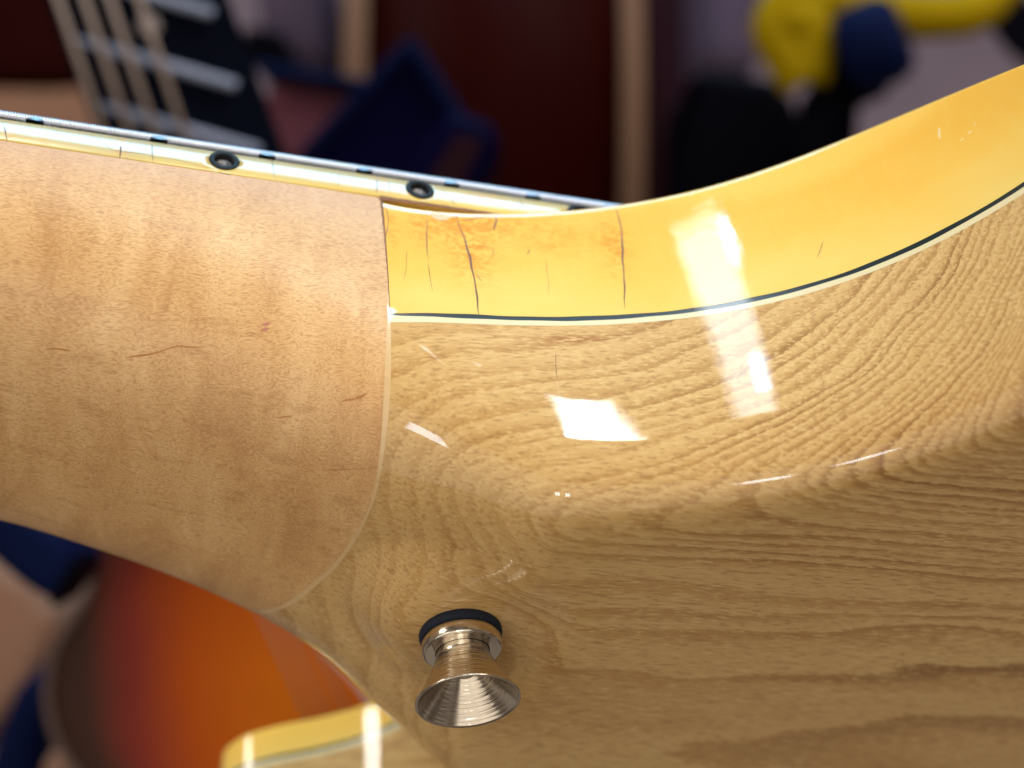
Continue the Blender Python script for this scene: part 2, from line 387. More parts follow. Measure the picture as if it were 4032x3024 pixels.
def loft(us, zs_fn, w_fn, far=lambda x: True):
    rows = []
    for u in us:
        y, z = section(u, zs_fn(u), far(u)); dx = w_fn(u) * (joint_x(y, z) - 33.0)
        xs = u + dx
        if abs(w_fn(u)) > 1e-6:
            P = []
            cache = {}
            for j, xx in enumerate(xs):
                key = round(float(xx), 3)
                if key not in cache: cache[key] = section(key, zs_fn(u), True)
                yy, zz = cache[key]; P.append((xx, yy[j], zz[j]))
            rows.append(np.array(P))
        else: rows.append(np.stack([xs, y, z], 1))
    return np.array(rows)
# neck
us = np.r_[np.linspace(-95, -30, 14), np.linspace(-26, 33, 50)]
neckP = loft(us, lambda u: None, lambda u: float(np.clip((u + 10) / 43, 0, 1)))
neckP[:, :, 2] += 0
neck = grids("neck", [neckP], M['maple'], guitar)
tag(neck, "pale maple neck with fine brown flecks")
# body: back, heel and sides
us = np.r_[33.02, np.linspace(34, 62, 48), np.linspace(62.2, 125, 90), np.linspace(128, 185, 12)]
ZW = ZBL - 1.35
bodyP = loft(us, lambda u: ZW, lambda u: float(np.clip((56 - u) / 23, 0, 1)), lambda u: u <= 62.05)
# the heel is spot-faced flat under the strap button
bx, by = 48.3, 34.2
_zs = float(Z0(bx) - bD(bx)) - 0.15
_r = np.hypot(bodyP[:, :, 0] - bx, bodyP[:, :, 1] - by); _k = np.clip((17.0 - _r) / 11.0, 0, 1); _k = _k * _k * (3 - 2 * _k)
_k = np.where(bodyP[:, :, 2] < -48, _k, 0.0)
bodyP[:, :, 2] += _k * (_zs - bodyP[:, :, 2])
# far shoulder
Xin = lambda y: interp(y, [88, 90, 94, 100.5, 107.5, 113, 116.5, 120.5, 126.5, 134.5, 147, 167, 210], [62.5, 62.2, 60.5, 56.5, 50.2, 41.5, 34, 28.5, 25.8, 26.0, 31, 46, 90])
def hsection(y, zs):
    b = 26.0; a = 12.0; n = 3.2; zc = ZB + b
    ph = np.linspace(0, math.pi / 2, 300)
    dx = (float(Xin(y + .2)) - float(Xin(y - .2))) / .4; aa = a * min(math.sqrt(1 + dx * dx), 2.4)
    X = Xin(y) + aa * (1 - np.cos(ph).clip(0)**(2 / n)); Z = zc - b * np.sin(ph)**(2 / n)
    X = np.r_[float(Xin(y)), X]; Z = np.r_[zs, Z]
    s = np.r_[0, np.cumsum(np.hypot(np.diff(X), np.diff(Z)))]; t = np.linspace(0, s[-1], 50)
    X, Z = np.interp(t, s, X), np.interp(t, s, Z)
    m = np.linspace(0, 1, 12)[1:]; return np.r_[X, X[-1] + m * (185 - X[-1])], np.r_[Z, np.full(11, ZB)]
ys = np.r_[np.linspace(88.02, 134, 60), np.linspace(136, 215, 24)]
hornP = np.array([np.stack([hsection(y, ZW)[0], np.full(61, y), hsection(y, ZW)[1]], 1) for y in ys])
# fill between heel side and shoulder, above the edge roll, and the carved top
xt = np.linspace(33.5, 185, 90)
_zc = [-3.9791320, -3.9195212, -0.9609286, 0.4166933, 4.0001462, -3.7613407]
def Ztop(x):
    xc = np.clip(x, 33, 119); return np.polyval(_zc, (xc - 75) / 40) + 0.0 * np.asarray(x)
topP = []
for x in xt:
    y0 = float(wallY(x, float(Ztop(x)))) + 1.2; y1 = float(Yfar(x)) if x < 62 else 88.0
    yy = np.linspace(y0, y1, 16); topP.append(np.stack([np.full(16, x), yy, np.linspace(float(Ztop(x)) - 0.3, -7.0, 16)], 1))
htopP = [np.stack([np.linspace(float(Xin(y)) + 1.2, 185, 16), np.full(16, y), -23.2 + 16 * np.clip((np.linspace(0, 1, 16) * (185 - float(Xin(y))) - 6) / 60, 0, 1)], 1) for y in ys]
body = grids("body", [bodyP, hornP], M['ash'], guitar)
tag(body, "glossy brown-grained ash body with rounded heel")
top_o = grids("carved_top", [np.array(topP), np.array(htopP)], M['ash'], guitar)
# near binding, black and cream purfling lines: strips on the same wall
xs = np.r_[np.linspace(33.05, 126, 190), np.linspace(128, 160, 8)]
def strip(ztop_fn, zbot_fn, nz, out=0.0, lip=None):
    rows = []
    for x in xs:
        zt, zb = float(ztop_fn(x)), float(zbot_fn(x)); z = np.linspace(zb, zt, nz)
        y = wallY(x, z) - out; r = np.stack([np.full(nz, x), y, z], 1)
        if lip:
            th = np.linspace(0, math.pi / 2, 7)[1:]; rr = lip
            r[:, 2] = np.linspace(zb, zt - rr, nz); r[:, 1] = wallY(x, r[:, 2]) - out
            y0 = r[-1, 1]
            e = np.stack([np.full(6, x), y0 + rr * (1 - np.cos(th)), zt - rr + rr * np.sin(th)], 1)
            r = np.r_[r, e, [[x, y0 + 2.6, zt]], [[x, y0 + 2.6, zt - 4]]]
        rows.append(r)
    return np.array(rows)
wig = lambda x, k: 0.10 * math.sin(x * 0.31 + k) + 0.06 * math.sin(x * 0.83 + 2 * k)
zb1 = lambda x: ZBL + 0.42 - 0.25 * max(0, 1 - (x - 33) / 12) + 0.5 * wig(x, 1); 
zb2 = lambda x: ZBL - 0.42 - 0.5 * wig(x, 2) + 0.22 * max(0, 1 - (x - 33) / 12); zb3 = lambda x: ZW - 0.05
bind = grids("body_binding", [strip(Ztop, zb1, 30, 0.03, lip=1.25)], M['bind'], guitar)
tag(bind, "wide amber-yellow cracked binding in the cutaway")
grids("black_purfling", [strip(zb1, zb2, 4, 0.0)], M['black_line'], guitar)
grids("cream_purfling", [strip(zb2, zb3, 4, 0.02)], M['white_line'], guitar)
# far shoulder binding
def hstrip(za, zb_, out, nz=6, lip=None):
    rows = []
    for y in ys:
        z = np.linspace(zb_, za, nz); x = np.full(nz, float(Xin(y)) - out)
        r = np.stack([x, np.full(nz, y), z], 1)
        if lip:
            th = np.linspace(0, math.pi / 2, 6)[1:]
            r[:, 2] = np.linspace(zb_, za - lip, nz)
            e = np.stack([r[-1, 0] + lip * (1 - np.cos(th)), np.full(5, y), za - lip + lip * np.sin(th)], 1); r = np.r_[r, e, [[r[-1, 0] + 3, y, za]]]
        rows.append(r)
    return np.array(rows)
M['bind_far'] = celluloid("pale_cream_celluloid", -29.5, -23.0, (0.90, 0.60, 0.14), (0.90, 0.55, 0.10), (0.90, 0.53, 0.09))
sb = grids("shoulder_binding", [hstrip(-22.8, ZBL + 0.35, 0.04, lip=0.8)], M['bind_far'], guitar)
grids("black_purfling", [hstrip(ZBL + 0.35, ZBL - 0.35, 0.0, 3)], M['black_line'], guitar)
grids("cream_purfling", [hstrip(ZBL - 0.35, ZW - 0.05, 0.02, 3)], M['white_line'], guitar)
# heel side above the shoulder line, far side (closes the neck pocket)
# pale joint line between neck and body
jr = []
y, z = section(33.0, None)
L = len(y)
for j in range(L):
    xj = float(joint_x(y[j], z[j])); yy, zz = section(round(xj, 3), None)
    if zz[j] > -25.5 and j < L // 2: continue
    fr_ = j / L
    w = 0.22 + 0.62 * math.exp(-((zz[j] + 40) / 9)**2) * (1 if j < 60 else 0.75) + (0.25 if j > 55 else 0)
    row = []
    for k in np.linspace(-w * .75, w * .25, 4):
        y2, z2 = section(round(xj + k, 3), None); row.append((xj + k, y2[j], z2[j]))
    jr.append(row)
jr = np.array(jr)
nrm = np.cross(jr[1:, -1] - jr[:-1, -1], jr[:-1, 0] - jr[:-1, -1]); nrm = np.r_[nrm, nrm[-1:]]
nrm /= np.linalg.norm(nrm, axis=1)[:, None]
if nrm[0, 1] > 0: nrm = -nrm
jr = jr + 0.035 * nrm[:, None, :]
grids("joint_line", [jr], M['joint'], guitar)

# ------------------------------------------------------------------ fretboard, its binding, frets, side dots, strings
TILT = -0.018
def FZ(x): return 1.55 + TILT * x          # fretboard edge height
fx0, fx1 = -95.0, 76.0
th = np.linspace(0, 1, 9)
rows = []
for x in np.linspace(fx0, fx1, 80):
    zt = FZ(x); zb_ = float(Z0(min(x, 60))) + 0.02
    prof = [(0.0, zb_), (-0.06, zb_ + 0.5), (-0.08, zb_ + 1.6), (-0.05, zb_ + 2.6), (0.08, zb_ + 3.6), (0.30, zt - 1.75), (0.62, zt - 0.95), (1.0, zt - 0.35), (1.45, zt - 0.05), (1.9, zt), (1.9, zb_)]
    rows.append(np.array([(x, a, b) for a, b in prof]))
fb = grids("fretboard_binding", [np.array(rows)], M['fbind'], guitar, close_v=True)
tag(fb, "yellowed cracked fretboard binding with bluish sheen")
# bore the side-dot holes
DOTS = [(9.9, -2.35), (38.9, -2.75), (64.3, -3.2)]
def bore(o, cuts):
    objs = []
    for c, r, depth in cuts:
        V, F = lathe([(0.0001, -depth), (r, -depth), (r, depth), (0.0001, depth)], 40)
        V = [Vector((v[0], v[2], v[1])) * 0.001 + Vector(c) * 0.001 for v in V]
        q = link("cutter", V, F, M['dot_ring'], None, False); q.matrix_world = GM
        md = o.modifiers.new("b", 'BOOLEAN'); md.operation = 'DIFFERENCE'; md.solver = 'EXACT'; md.object = q; objs.append(q)
    bpy.context.view_layer.update()
    dg = bpy.context.evaluated_depsgraph_get()
    me = bpy.data.meshes.new_from_object(o.evaluated_get(dg)); o.modifiers.clear(); o.data = me
    for q in objs: bpy.data.objects.remove(q)
# cap the binding strip ends so that the boolean sees a solid
bm = bmesh.new(); bm.from_mesh(fb.data); bmesh.ops.holes_fill(bm, edges=bm.edges[:]); bmesh.ops.recalc_face_normals(bm, faces=bm.faces); bm.to_mesh(fb.data); bm.free()
bpy.context.view_layer.update()
bore(fb, [((x, 0.0, z), 1.72, 0.95) for x, z in DOTS])
for x, z in DOTS:
    prof = [(2.15, 0.02), (2.2, 0.12), (2.1, 0.2), (1.60, 0.22), (1.36, 0.12), (1.32, -0.75), (1.2, -0.85), (0.0001, -0.88)]
    V, F = lathe(prof, 40)
    V = [Vector((v[0], -v[2] - 0.02, v[1])) * 0.001 + Vector((x, 0.0, z)) * 0.001 for v in V]
    d = link("side_dot", V, F, M['dot_ring'], guitar)
    V, F = lathe([(1.30, -0.70), (1.1, -0.55), (0.85, -0.62), (0.6, -0.74), (0.0001, -0.8)], 36)
    V = [Vector((v[0] * .97, -v[2] - 0.02, v[1] * .97)) * 0.001 + Vector((x, 0.0, z)) * 0.001 for v in V]
    link("dot_core", V, F, M['dot_core'], d)
rows = []
for x in np.linspace(fx0, fx1, 30):
    yf = 62 + 0.07 * (x + 20); yy = np.linspace(1.9, yf, 14); k = (yy - yf / 2) / (yf / 2)
    rows.append(np.stack([np.full(14, x), yy, FZ(x) + 0.02 + 1.1 * (1 - k * k)], 1))
rows = np.array(rows)
bot = rows.copy(); bot[:, :, 2] = (np.array([float(Z0(min(x, 60))) for x in rows[:, 0, 0]]) + 0.05)[:, None]
side_f = np.stack([rows[:, -1], bot[:, -1]], 1); end_f = np.stack([rows[-1], bot[-1]], 1)
grids("fretboard", [rows, bot, side_f, end_f], M['fretboard'], guitar, smooth=False)
far_b = np.stack([rows[:, -1] + [0, 1.2, 0], bot[:, -1] + [0, 1.2, 0]], 1)
far_c = np.stack([rows[:, -1] + [0, 1.2, 0], rows[:, -1] + [0, 0, .02]], 1); far_d = np.stack([bot[:, -1] + [0, 1.2, 0], bot[:, -1]], 1)
grids("fretboard_binding", [far_b, far_c, far_d], M['fbind'], guitar, smooth=False)
FR = [-69.6, -52.0, -33.9, -16.8, 0.5, 16.2, 30.8, 44.3, 57.3, 69.8]
for x in FR:
    V, F = [], []; yf = 61 + 0.07 * (x + 20); N = 16
    for i in range(N + 1):
        t = i / N; yy = 0.55 + t * (yf - 1.1); k = (yy - yf / 2) / (yf / 2)
        z0 = FZ(x) + (1.1 * (1 - k * k) if 1.9 < yy else 0); e = min(1, 0.35 + 3.0 * min(t, 1 - t) * 8)
        for a in np.linspace(0, math.pi, 9): V.append((0.001 * (x + 1.25 * math.cos(a)), 0.001 * yy, 0.001 * (z0 - 0.05 + 1.15 * e**.5 * math.sin(a))))
    for i in range(N):
        for k in range(8): F.append((i * 9 + k, (i + 1) * 9 + k, (i + 1) * 9 + k + 1, i * 9 + k + 1))
    F.append(tuple(range(9))); F.append(tuple(N * 9 + k for k in range(9)))
    link("fret", V, F, M['fret'], guitar)
# strings: the near one is wound, its winding is modelled as a helix
def string(y0, y1, r, wound, x0=-95, x1=120):
    if wound:
        pitch = 0.40; ns = int((x1 - x0) / pitch * 6); seg = 16
        x = np.linspace(x0, x1, ns); a = np.linspace(0, 2 * np.pi, seg, endpoint=False)
        rr = r + 0.10 * np.cos(2 * np.pi * x[:, None] / pitch + a[None])
        yy = np.interp(x, [x0, x1], [y0, y1]); zc = ZS(x)
        P = np.stack([np.repeat(x[:, None], seg, 1), yy[:, None] + rr * np.cos(a), zc[:, None] + rr * np.sin(a)], 2)
        return grids("string", [P], M['string'], guitar, close_v=True)
    V, F = tube([(x0 * .001, y0 * .001, ZS(x0) * .001), (x1 * .001, y1 * .001, ZS(x1) * .001)], r * .001, 10)
    return link("string", V, F, M['string'], guitar)
def ZS(x): return 4.0 - 0.0165 * np.asarray(x, float)
string(2.5, 2.5, 0.72, True)
for i, (r) in enumerate((0.5, 0.42, 0.25, 0.2, 0.16)): string(13 + i * 10, 13.4 + i * 10.4, r, False)

# ------------------------------------------------------------------ marks on the surfaces: cracks and streaks as thin ribbons let into the finish
def bvh_of(o):
    me = o.data; return BVHTree.FromPolygons([v.co.copy() for v in me.vertices], [tuple(p.vertices) for p in me.polygons])
BV = {'bind': bvh_of(bind), 'neck': bvh_of(neck), 'fb': bvh_of(fb), 'body': bvh_of(body)}
def ribbon(name, on, pts, w, mat, parent, jag=0.06, lift=0.012, taper=True):
    b = BV[on]; P = []
    for i in range(len(pts) - 1):
        a, c = Vector(pts[i]), Vector(pts[i + 1]); n = max(2, int((c - a).length / 0.35))
        for k in range(n): P.append(a.lerp(c, k / n))
    P.append(Vector(pts[-1]))
    V, F = [], []; ph = random.random() * 9; n = len(P)
    for i, q in enumerate(P):
        co, nr, _, _ = b.find_nearest(q * 0.001)
        if nr.y > 0.3: nr = -nr
        d = (P[min(i + 1, n - 1)] - P[max(i - 1, 0)]).normalized(); s = d.cross(nr).normalized()
        t = i / (n - 1); wd = w * (min(1, 4 * t + .15, 4 * (1 - t) + .15) if taper else 1) * (0.85 + 0.25 * math.sin(i * 0.23 + ph))
        jo = jag * (1.3 * math.sin(i * 0.21 + ph) + 0.5 * math.sin(i * 0.53 + 2 * ph))
        c0 = co + nr * lift * 0.001
        V += [c0 + s * (jo - wd / 2) * 0.001, c0 + s * (jo + wd / 2) * 0.001]
    for i in range(n - 1): F.append((2 * i, 2 * i + 1, 2 * i + 3, 2 * i + 2))
    return link(name, V, F, mat, parent, smooth=False)

MARKS = [
    ('bind', 'crack', 0.34, [(44.0, -0.2, -8.4), (44.7, -0.2, -13.1), (45.3, -0.1, -17.6), (45.4, 0.1, -23.4), (45.5, 0.6, -29.5)]),
    ('bind', 'crack', 0.3, [(68.4, -4.0, -5.3), (68.4, -4.0, -9.2), (67.8, -3.8, -15.5), (66.9, -3.6, -21.6), (66.1, -3.3, -28.1)]),
    ('bind', 'crack', 0.14, [(39.5, 0.0, -7.8), (39.1, 0.1, -15.4), (39.0, 0.3, -19.3)]),
    ('bind', 'crack', 0.1, [(39.0, 0.3, -19.3), (39.1, 0.9, -25.5)]),
    ('bind', 'crack', 0.24, [(50.1, -0.7, -7.3), (50.1, -0.7, -8.6), (49.3, -0.6, -11.1)]),
    ('bind', 'crack', 0.12, [(44.0, -0.2, -7.3), (44.4, -0.2, -9.7)]),
    ('bind', 'crack', 0.16, [(33.4, 0.1, -7.3), (33.7, 0.1, -10.2), (33.0, 0.3, -15.4)]),
    ('bind', 'crack', 0.14, [(44.9, -0.2, -9.1), (47.1, -0.4, -8.1), (49.3, -0.6, -7.4)]),
    ('bind', 'crack', 0.12, [(54.4, -1.2, -14.8), (53.8, -1.1, -16.2)]),
    ('bind', 'crack', 0.12, [(45.8, -0.1, -20.9), (46.5, -0.1, -22.5)]),
    ('bind', 'crack', 0.1, [(48.4, -0.4, -17.4), (49.0, -0.5, -15.3), (46.9, -0.3, -14.4)]),
    ('bind', 'crack', 0.09, [(36.1, 0.3, -16.8), (35.3, 0.9, -23.3)]),
    ('bind', 'crack', 0.08, [(56.4, -1.5, -17.0), (55.8, -1.2, -24.9)]),
    ('bind', 'crack', 0.1, [(93.6, -15.4, -22.0), (92.1, -14.3, -25.1)]),
    ('fb', 'crack_dark', 0.15, [(-20.6, 0.1, -1.2), (-19.8, 0.0, -5.0)]),
    ('fb', 'crack_dark', 0.16, [(-0.4, 0.4, -0.4), (-0.2, 0.0, -5.0)]),
    ('fb', 'crack', 0.22, [(-4.6, 0.0, -2.0), (-4.6, 0.0, -5.2)]),
    ('fb', 'crack_dark', 0.12, [(16.9, 0.6, 1.1), (17.1, -0.1, -4.8)]),
    ('fb', 'crack', 0.14, [(32.6, 0.3, -1.3), (32.2, -0.1, -5.1)]),
    ('fb', 'crack', 0.1, [(26.8, 0.3, -1.1), (26.4, -0.1, -5.0)]),
    ('fb', 'crack_dark', 0.07, [(-9.4, 0.6, 0.3), (-5.9, -0.1, -3.6), (-0.7, -0.1, -3.3), (-0.1, -0.1, -3.9), (3.1, -0.1, -3.7), (7.8, -0.1, -4.5)]),
    ('fb', 'crack_dark', 0.12, [(9.0, -0.0, -5.2), (11.0, 0.0, -5.6)]),
    ('fb', 'crack', 0.14, [(42.5, 0.2, -1.6), (43.7, -0.1, -4.0), (44.2, -0.1, -5.6)]),
    ('fb', 'crack', 0.12, [(34.3, 0.2, -1.8), (34.2, -0.1, -4.4)]),
    ('fb', 'crack', 0.12, [(54.9, 0.3, -1.0), (55.1, 0.0, -4.2)]),
    ('bind', 'chip', 0.35, [(108.9, -30.1, -10.8), (108.4, -29.5, -13.0)]),
    ('bind', 'chip', 0.55, [(109.8, -31.4, -15.7), (110.2, -31.9, -15.5)]),
    ('bind', 'chip', 0.5, [(110.6, -32.5, -15.4), (111.0, -33.0, -15.0)]),
    ('bind', 'chip', 0.3, [(111.3, -33.5, -14.7), (111.6, -33.9, -14.2)]),
    ('bind', 'worn', 1.3, [(40.2, 0.0, -8.0), (41.6, 0.0, -8.8), (43.2, -0.1, -8.2)]),
    ('neck', 'streak', 0.34, [(-11.6, 12.6, -32.2), (-10.1, 12.3, -32.3), (-8.2, 12.1, -32.5)]),
    ('neck', 'streak', 0.3, [(-1.3, 11.3, -33.3), (1.8, 10.4, -33.2), (3.2, 9.8, -33.1), (5.5, 8.9, -32.7), (8.8, 8.3, -32.9)]),
    ('neck', 'streak_red', 0.5, [(16.2, 5.3, -30.8), (17.4, 5.0, -30.6)]),
    ('neck', 'streak_red', 0.5, [(16.1, 5.7, -31.4), (17.3, 5.4, -31.2)]),
    ('neck', 'streak', 0.45, [(27.6, 9.0, -40.2), (29.3, 8.2, -40.2), (30.9, 7.4, -39.9)]),
    ('neck', 'streak', 0.12, [(34.8, 12.2, -47.1), (26.2, 16.5, -45.3)]),
    ('neck', 'streak', 0.16, [(19.4, 12.6, -40.3), (21.8, 11.7, -40.4)]),
    ('body', 'crack', 0.09, [(55.3, -0.4, -36.0), (55.1, 0.3, -41.1)]),
    ('body', 'joint', 0.08, [(55.1, 0.3, -41.1), (55.0, 1.2, -45.4)]),
]
PAR = {'bind': bind, 'neck': neck, 'fb': fb, 'body': body}
NAM = {'crack': 'crack', 'crack_dark': 'crack', 'streak': 'mineral_streak', 'streak_red': 'mineral_streak', 'joint': 'scratch', 'chip': 'chip', 'worn': 'worn_spot'}
for on, mt, w, pts in MARKS: ribbon(NAM[mt], on, pts, w, M[mt], PAR[on])
# brown grime squeezed out between fretboard and body binding
gr = []
for x in np.linspace(32.6, 62, 60):
    k = max(0.0, 1 - (x - 32) / 30); z = float(Z0(min(x, 60)))
    gr.append([(x, -0.10, z - 0.55 * k - 0.05), (x, -0.16 - 0.05 * math.sin(x * 3), z - 0.2 * k), (x, -0.12, z + 0.10 + 0.12 * k + 0.05 * math.sin(x * 2.1))])
grids("glue_line", [np.array(gr)], M['dirt'], guitar)
gr = []
for z in np.linspace(-28.6, -6.3, 50):
    k = (z + 28.6) / 22.3; w = 0.05 + 0.30 * k**1.5 + 0.05 * math.sin(z * 3.1) * k; y = float(wallY(33.0, z)) - 0.06
    gr.append([(33.04 - w, y, z), (33.04 - w * .4, y - 0.01, z), (33.08, y, z)])
grids("glue_line", [np.array(gr)], M['dirt'], guitar)


# ------------------------------------------------------------------ strap button (own thing: screwed to the back)
#BUTTON
btn = empty("strap_button")
tag(btn, "flared trumpet-shaped nickel strap button with dark blue felt washer on the guitar's back", "strap button")
n_ = Vector((0.02, 0.06, -1.0)).normalized(); Rb = n_.to_track_quat('Z', 'X').to_matrix().to_4x4()
btn.matrix_world = GM @ Matrix.Translation(Vector((bx, by, _zs)) * 0.001) @ Rb
def metal():
    t = NT("turned_nickel"); p = t.coord(); x, y, z = t.xyz(p)
    g = t.noise(t.comb(0.0, 0.0, z), 5.5, 3.0, 0.7)
    g2 = t.noise(t.comb(0.0, 0.0, z), 1.3, 2.0, 0.7)
    c = t.mix(g2, (0.58, 0.49, 0.38), (0.83, 0.76, 0.64))
    return t.fin(Base_Color=c, Metallic=1.0, Roughness=t.lerp(g, 0.3, 0.7, 0.08, 0.18), Normal=t.bump(g, 0.22, 0.00012))
M['btn'] = metal()
def part_lathe(name, prof, mat, seg=72):
    V, F = lathe([(r * (.00092 + (.00006 * min(1, max(0, (r - 4.2) / 3)) if name == 'flare' else 0)), z * .00079) for r, z in prof], seg); return link(name, V, F, mat, btn)
fl = part_lathe("felt_washer", [(1.5, -1.0), (6.3, -1.0), (6.4, -0.2), (6.4, 0.5), (6.25, 1.1), (5.5, 1.2), (1.5, 1.2)], M['felt'])
part_lathe("collar", [(4.0, 1.2), (5.9, 1.2), (6.12, 1.4), (6.15, 3.6), (5.95, 3.95), (5.6, 4.0), (4.2, 4.0)], M['btn'])
outer = [(4.1, 3.9), (4.12, 4.4), (4.25, 5.2)]
for k in range(1, 97):
    t = k / 96; outer.append((4.2 + 3.05 * t**1.12 + 0.022 * math.sin(k * 0.62) * math.sin(k * 0.17) + 0.012 * math.sin(k * 1.9), 5.2 + 8.1 * t))
rim = [(7.37, 13.45), (7.43, 13.62), (7.37, 13.78), (7.20, 13.82), (7.06, 13.72)]
inner = [(6.96 - 4.6 * (k / 80)**1.05 + 0.020 * math.sin(k * 0.7) * math.sin(k * 0.21) + 0.012 * math.sin(k * 2.0), 13.6 - 6.6 * (k / 80)) for k in range(81)]
part_lathe("flare", outer + rim + inner, M['btn'])
part_lathe("screw_head", [(2.6, 6.9), (2.4, 7.6), (1.6, 8.2), (0.001, 8.4)], M['btn'])


# ------------------------------------------------------------------ the shop behind, out of focus
FPX = 52 / 36 * 2212
def at(px, py, d): return Vector(((px - 1106) / FPX * d, d, CAMZ + (829.5 - py) / FPX * d))
def slab(name, poly, d, th, mat, parent=None, bevel=0.0, lean=0.0):
    """a solid of real thickness whose front face has the outline poly (given as directions) at distance d"""
    n = len(poly); A = [at(x, y, d + lean * i / n) for i, (x, y) in enumerate(poly)]
    V = A + [a + Vector((0, th, 0)) for a in A]
    F = [tuple(range(n)), tuple(range(2 * n - 1, n - 1, -1))] + [(i, (i + 1) % n, n + (i + 1) % n, n + i) for i in range(n)]
    o = link(name, V, F, mat, parent, smooth=False)
    if bevel:
        m = o.modifiers.new("bevel", 'BEVEL'); m.width = bevel; m.segments = 3
    return o
def rod(name, pts, r, mat, parent=None, seg=12):
    V, F = tube(pts, r, seg); return link(name, V, F, mat, parent)
def spline(pts, n=8):
    out = []; P = [Vector(p) for p in pts]; P = [2 * P[0] - P[1]] + P + [2 * P[-1] - P[-2]]
    for i in range(1, len(P) - 2):
        for k in range(n):
            t = k / n; a, b, c, d = P[i-1], P[i], P[i+1], P[i+2]
            out.append(0.5 * ((2*b) + (-a + c) * t + (2*a - 5*b + 4*c - d) * t*t + (-a + 3*b - 3*c + d) * t**3))
    out.append(P[-2]); return out
B_ = {k: plain("shop_" + k, c, r, coat=ct, var=v, scale=12) for k, c, r, ct, v in (
    ('wall', (0.22, 0.15, 0.165), .8, 0, .15), ('maroon', (0.016, 0.0012, 0.0008), .5, .0, .4), ('tan', (0.24, 0.13, 0.085), .5, .2, .15),
    ('cream', (0.15, 0.085, 0.055), .5, .1, .1), ('navy', (0.0012, 0.0009, 0.016), .6, .0, .3), ('blue', (0.003, 0.006, 0.030), .6, 0, .3), ('mauve', (0.10, 0.032, 0.045), .6, 0, .2),
    ('black', (0.0012, 0.001, 0.0028), .6, 0, .4), ('plum', (0.016, 0.005, 0.008), .6, 0, .3), ('yellow', (0.27, 0.175, 0.002), .4, .3, .15),
    ('grey', (0.26, 0.22, 0.21), .5, .2, .1), ('ebony', (0.0014, 0.0022, 0.0065), .6, 0, .3), ('steel', (0.26, 0.29, 0.40), .3, 0, .05), ('bronze', (0.26, 0.20, 0.175), .4, 0, .05), ('violet', (0.075, 0.055, 0.085), .7, 0, .2))}
wall = box("shop_wall", (0.2, 2.45, CAMZ), (5.0, 0.1, 3.0), B_['wall']); tag(wall, kind='structure')
wall.name = "wall"

# a guitar neck hanging at the upper left
nk = empty("hanging_guitar_neck", at(300, 150, 0.42)); d0 = 0.42
tag(nk, "out-of-focus dark guitar neck with pale strings and frets behind the fretboard edge", "guitar neck")
o0 = Vector(nk.location)
ax = (at(600, 310, d0) - at(478, -20, d0)).normalized(); ac = Vector((0.955, 0.10, -0.285)); ac = (ac - ac.dot(ax) * ax).normalized(); an = ax.cross(ac)
if an.y > 0: an = -an
def nkp(px, py, lift=0.0): return at(px, py, d0) - o0 + an * lift
RM = Matrix((ax, ac, an)).transposed()
cen = (at(360, 160, d0) - o0)
box("fretboard", cen, (0.20, 0.0475, 0.006), B_['ebony'], nk, RM)
box("neck_wood", cen - an * 0.0115, (0.20, 0.046, 0.0165), B_['maroon'], nk, RM, bevel=0.006)
for (x0, y0, x1, y1) in ((110, -62, 462, 38), (165, 92, 512, 192), (212, 232, 560, 332), (60, -200, 412, -100)):
    rod("fret", [nkp(x0, y0, .004), nkp(x1, y1, .004)], 0.0016, B_['steel'], nk, 10)
for (x0, x1) in ((128, 226), (184, 282), (238, 336), (300, 398)):
    rod("string", [nkp(x0 - 34, -110, .007), nkp(x1 + 20, 340, .007)], 0.0010, B_['bronze'], nk, 8)
V, F = lathe([(0.0032, -0.001), (0.0032, 0.0004), (0.0001, 0.0005)], 20)
dt = link("inlay_dot", [RM @ Vector((v[0], v[1], v[2])) + nkp(325, 62, 0.0033) for v in V], F, B_['grey'], nk)
# maroon body with a tan side, far left
mb = empty("maroon_guitar_body", at(40, 120, 0.75)); tag(mb, "blurred maroon guitar body with tan edge left of the hanging neck", "guitar")
q = slab("body", [(-260, -200), (215, -200), (235, 60), (225, 165), (120, 185), (-260, 178)], 0.75, 0.05, B_['maroon'], None, .01); q.parent = mb; q.matrix_parent_inverse = Matrix.Translation(-mb.location)
q = slab("edge_strip", [(-260, 184), (120, 191), (270, 172), (330, 330), (-260, 330)], 0.755, 0.045, B_['tan'], None, .004); q.parent = mb; q.matrix_parent_inverse = Matrix.Translation(-mb.location)
# acoustic guitar standing on edge: mahogany side between two cream bindings
ag = empty("acoustic_guitar", at(1065, 500, 0.62)); tag(ag, "dark mahogany acoustic guitar body on edge between two pale vertical bindings", "guitar")
def outline_side(xa, xb, d, bulge, n=24):
    rows = []
    for i in range(n + 1):
        t = i / n; y = -420 + t * 1300; dep = d + bulge * (2 * t - 1)**2
        rows.append([at(xa, y, d) + Vector((0, dep - d, 0)), at(xb, y, d) + Vector((0, dep - d, 0))])
    return rows
def side_part(name, xa, xb, d, th, mat):
    rows = outline_side(xa, xb, d, 0.05); V, F = [], []
    for a, b in rows: V += [a, b, b + Vector((0, th, 0)), a + Vector((0, th, 0))]
    for i in range(len(rows) - 1):
        for k in range(4): F.append((4 * i + k, 4 * i + (k + 1) % 4, 4 * i + 4 + (k + 1) % 4, 4 * i + 4 + k))
    F += [(0, 1, 2, 3), tuple(4 * (len(rows) - 1) + k for k in range(4))]
    q = link(name, V, F, mat, None); q.parent = ag; q.matrix_parent_inverse = Matrix.Translation(-ag.location); return q
side_part("side", 790, 1342, 0.62, 0.16, B_['maroon'])
side_part("binding", 738, 789, 0.616, 0.168, B_['cream']); side_part("binding", 1343, 1394, 0.616, 0.168, B_['cream'])
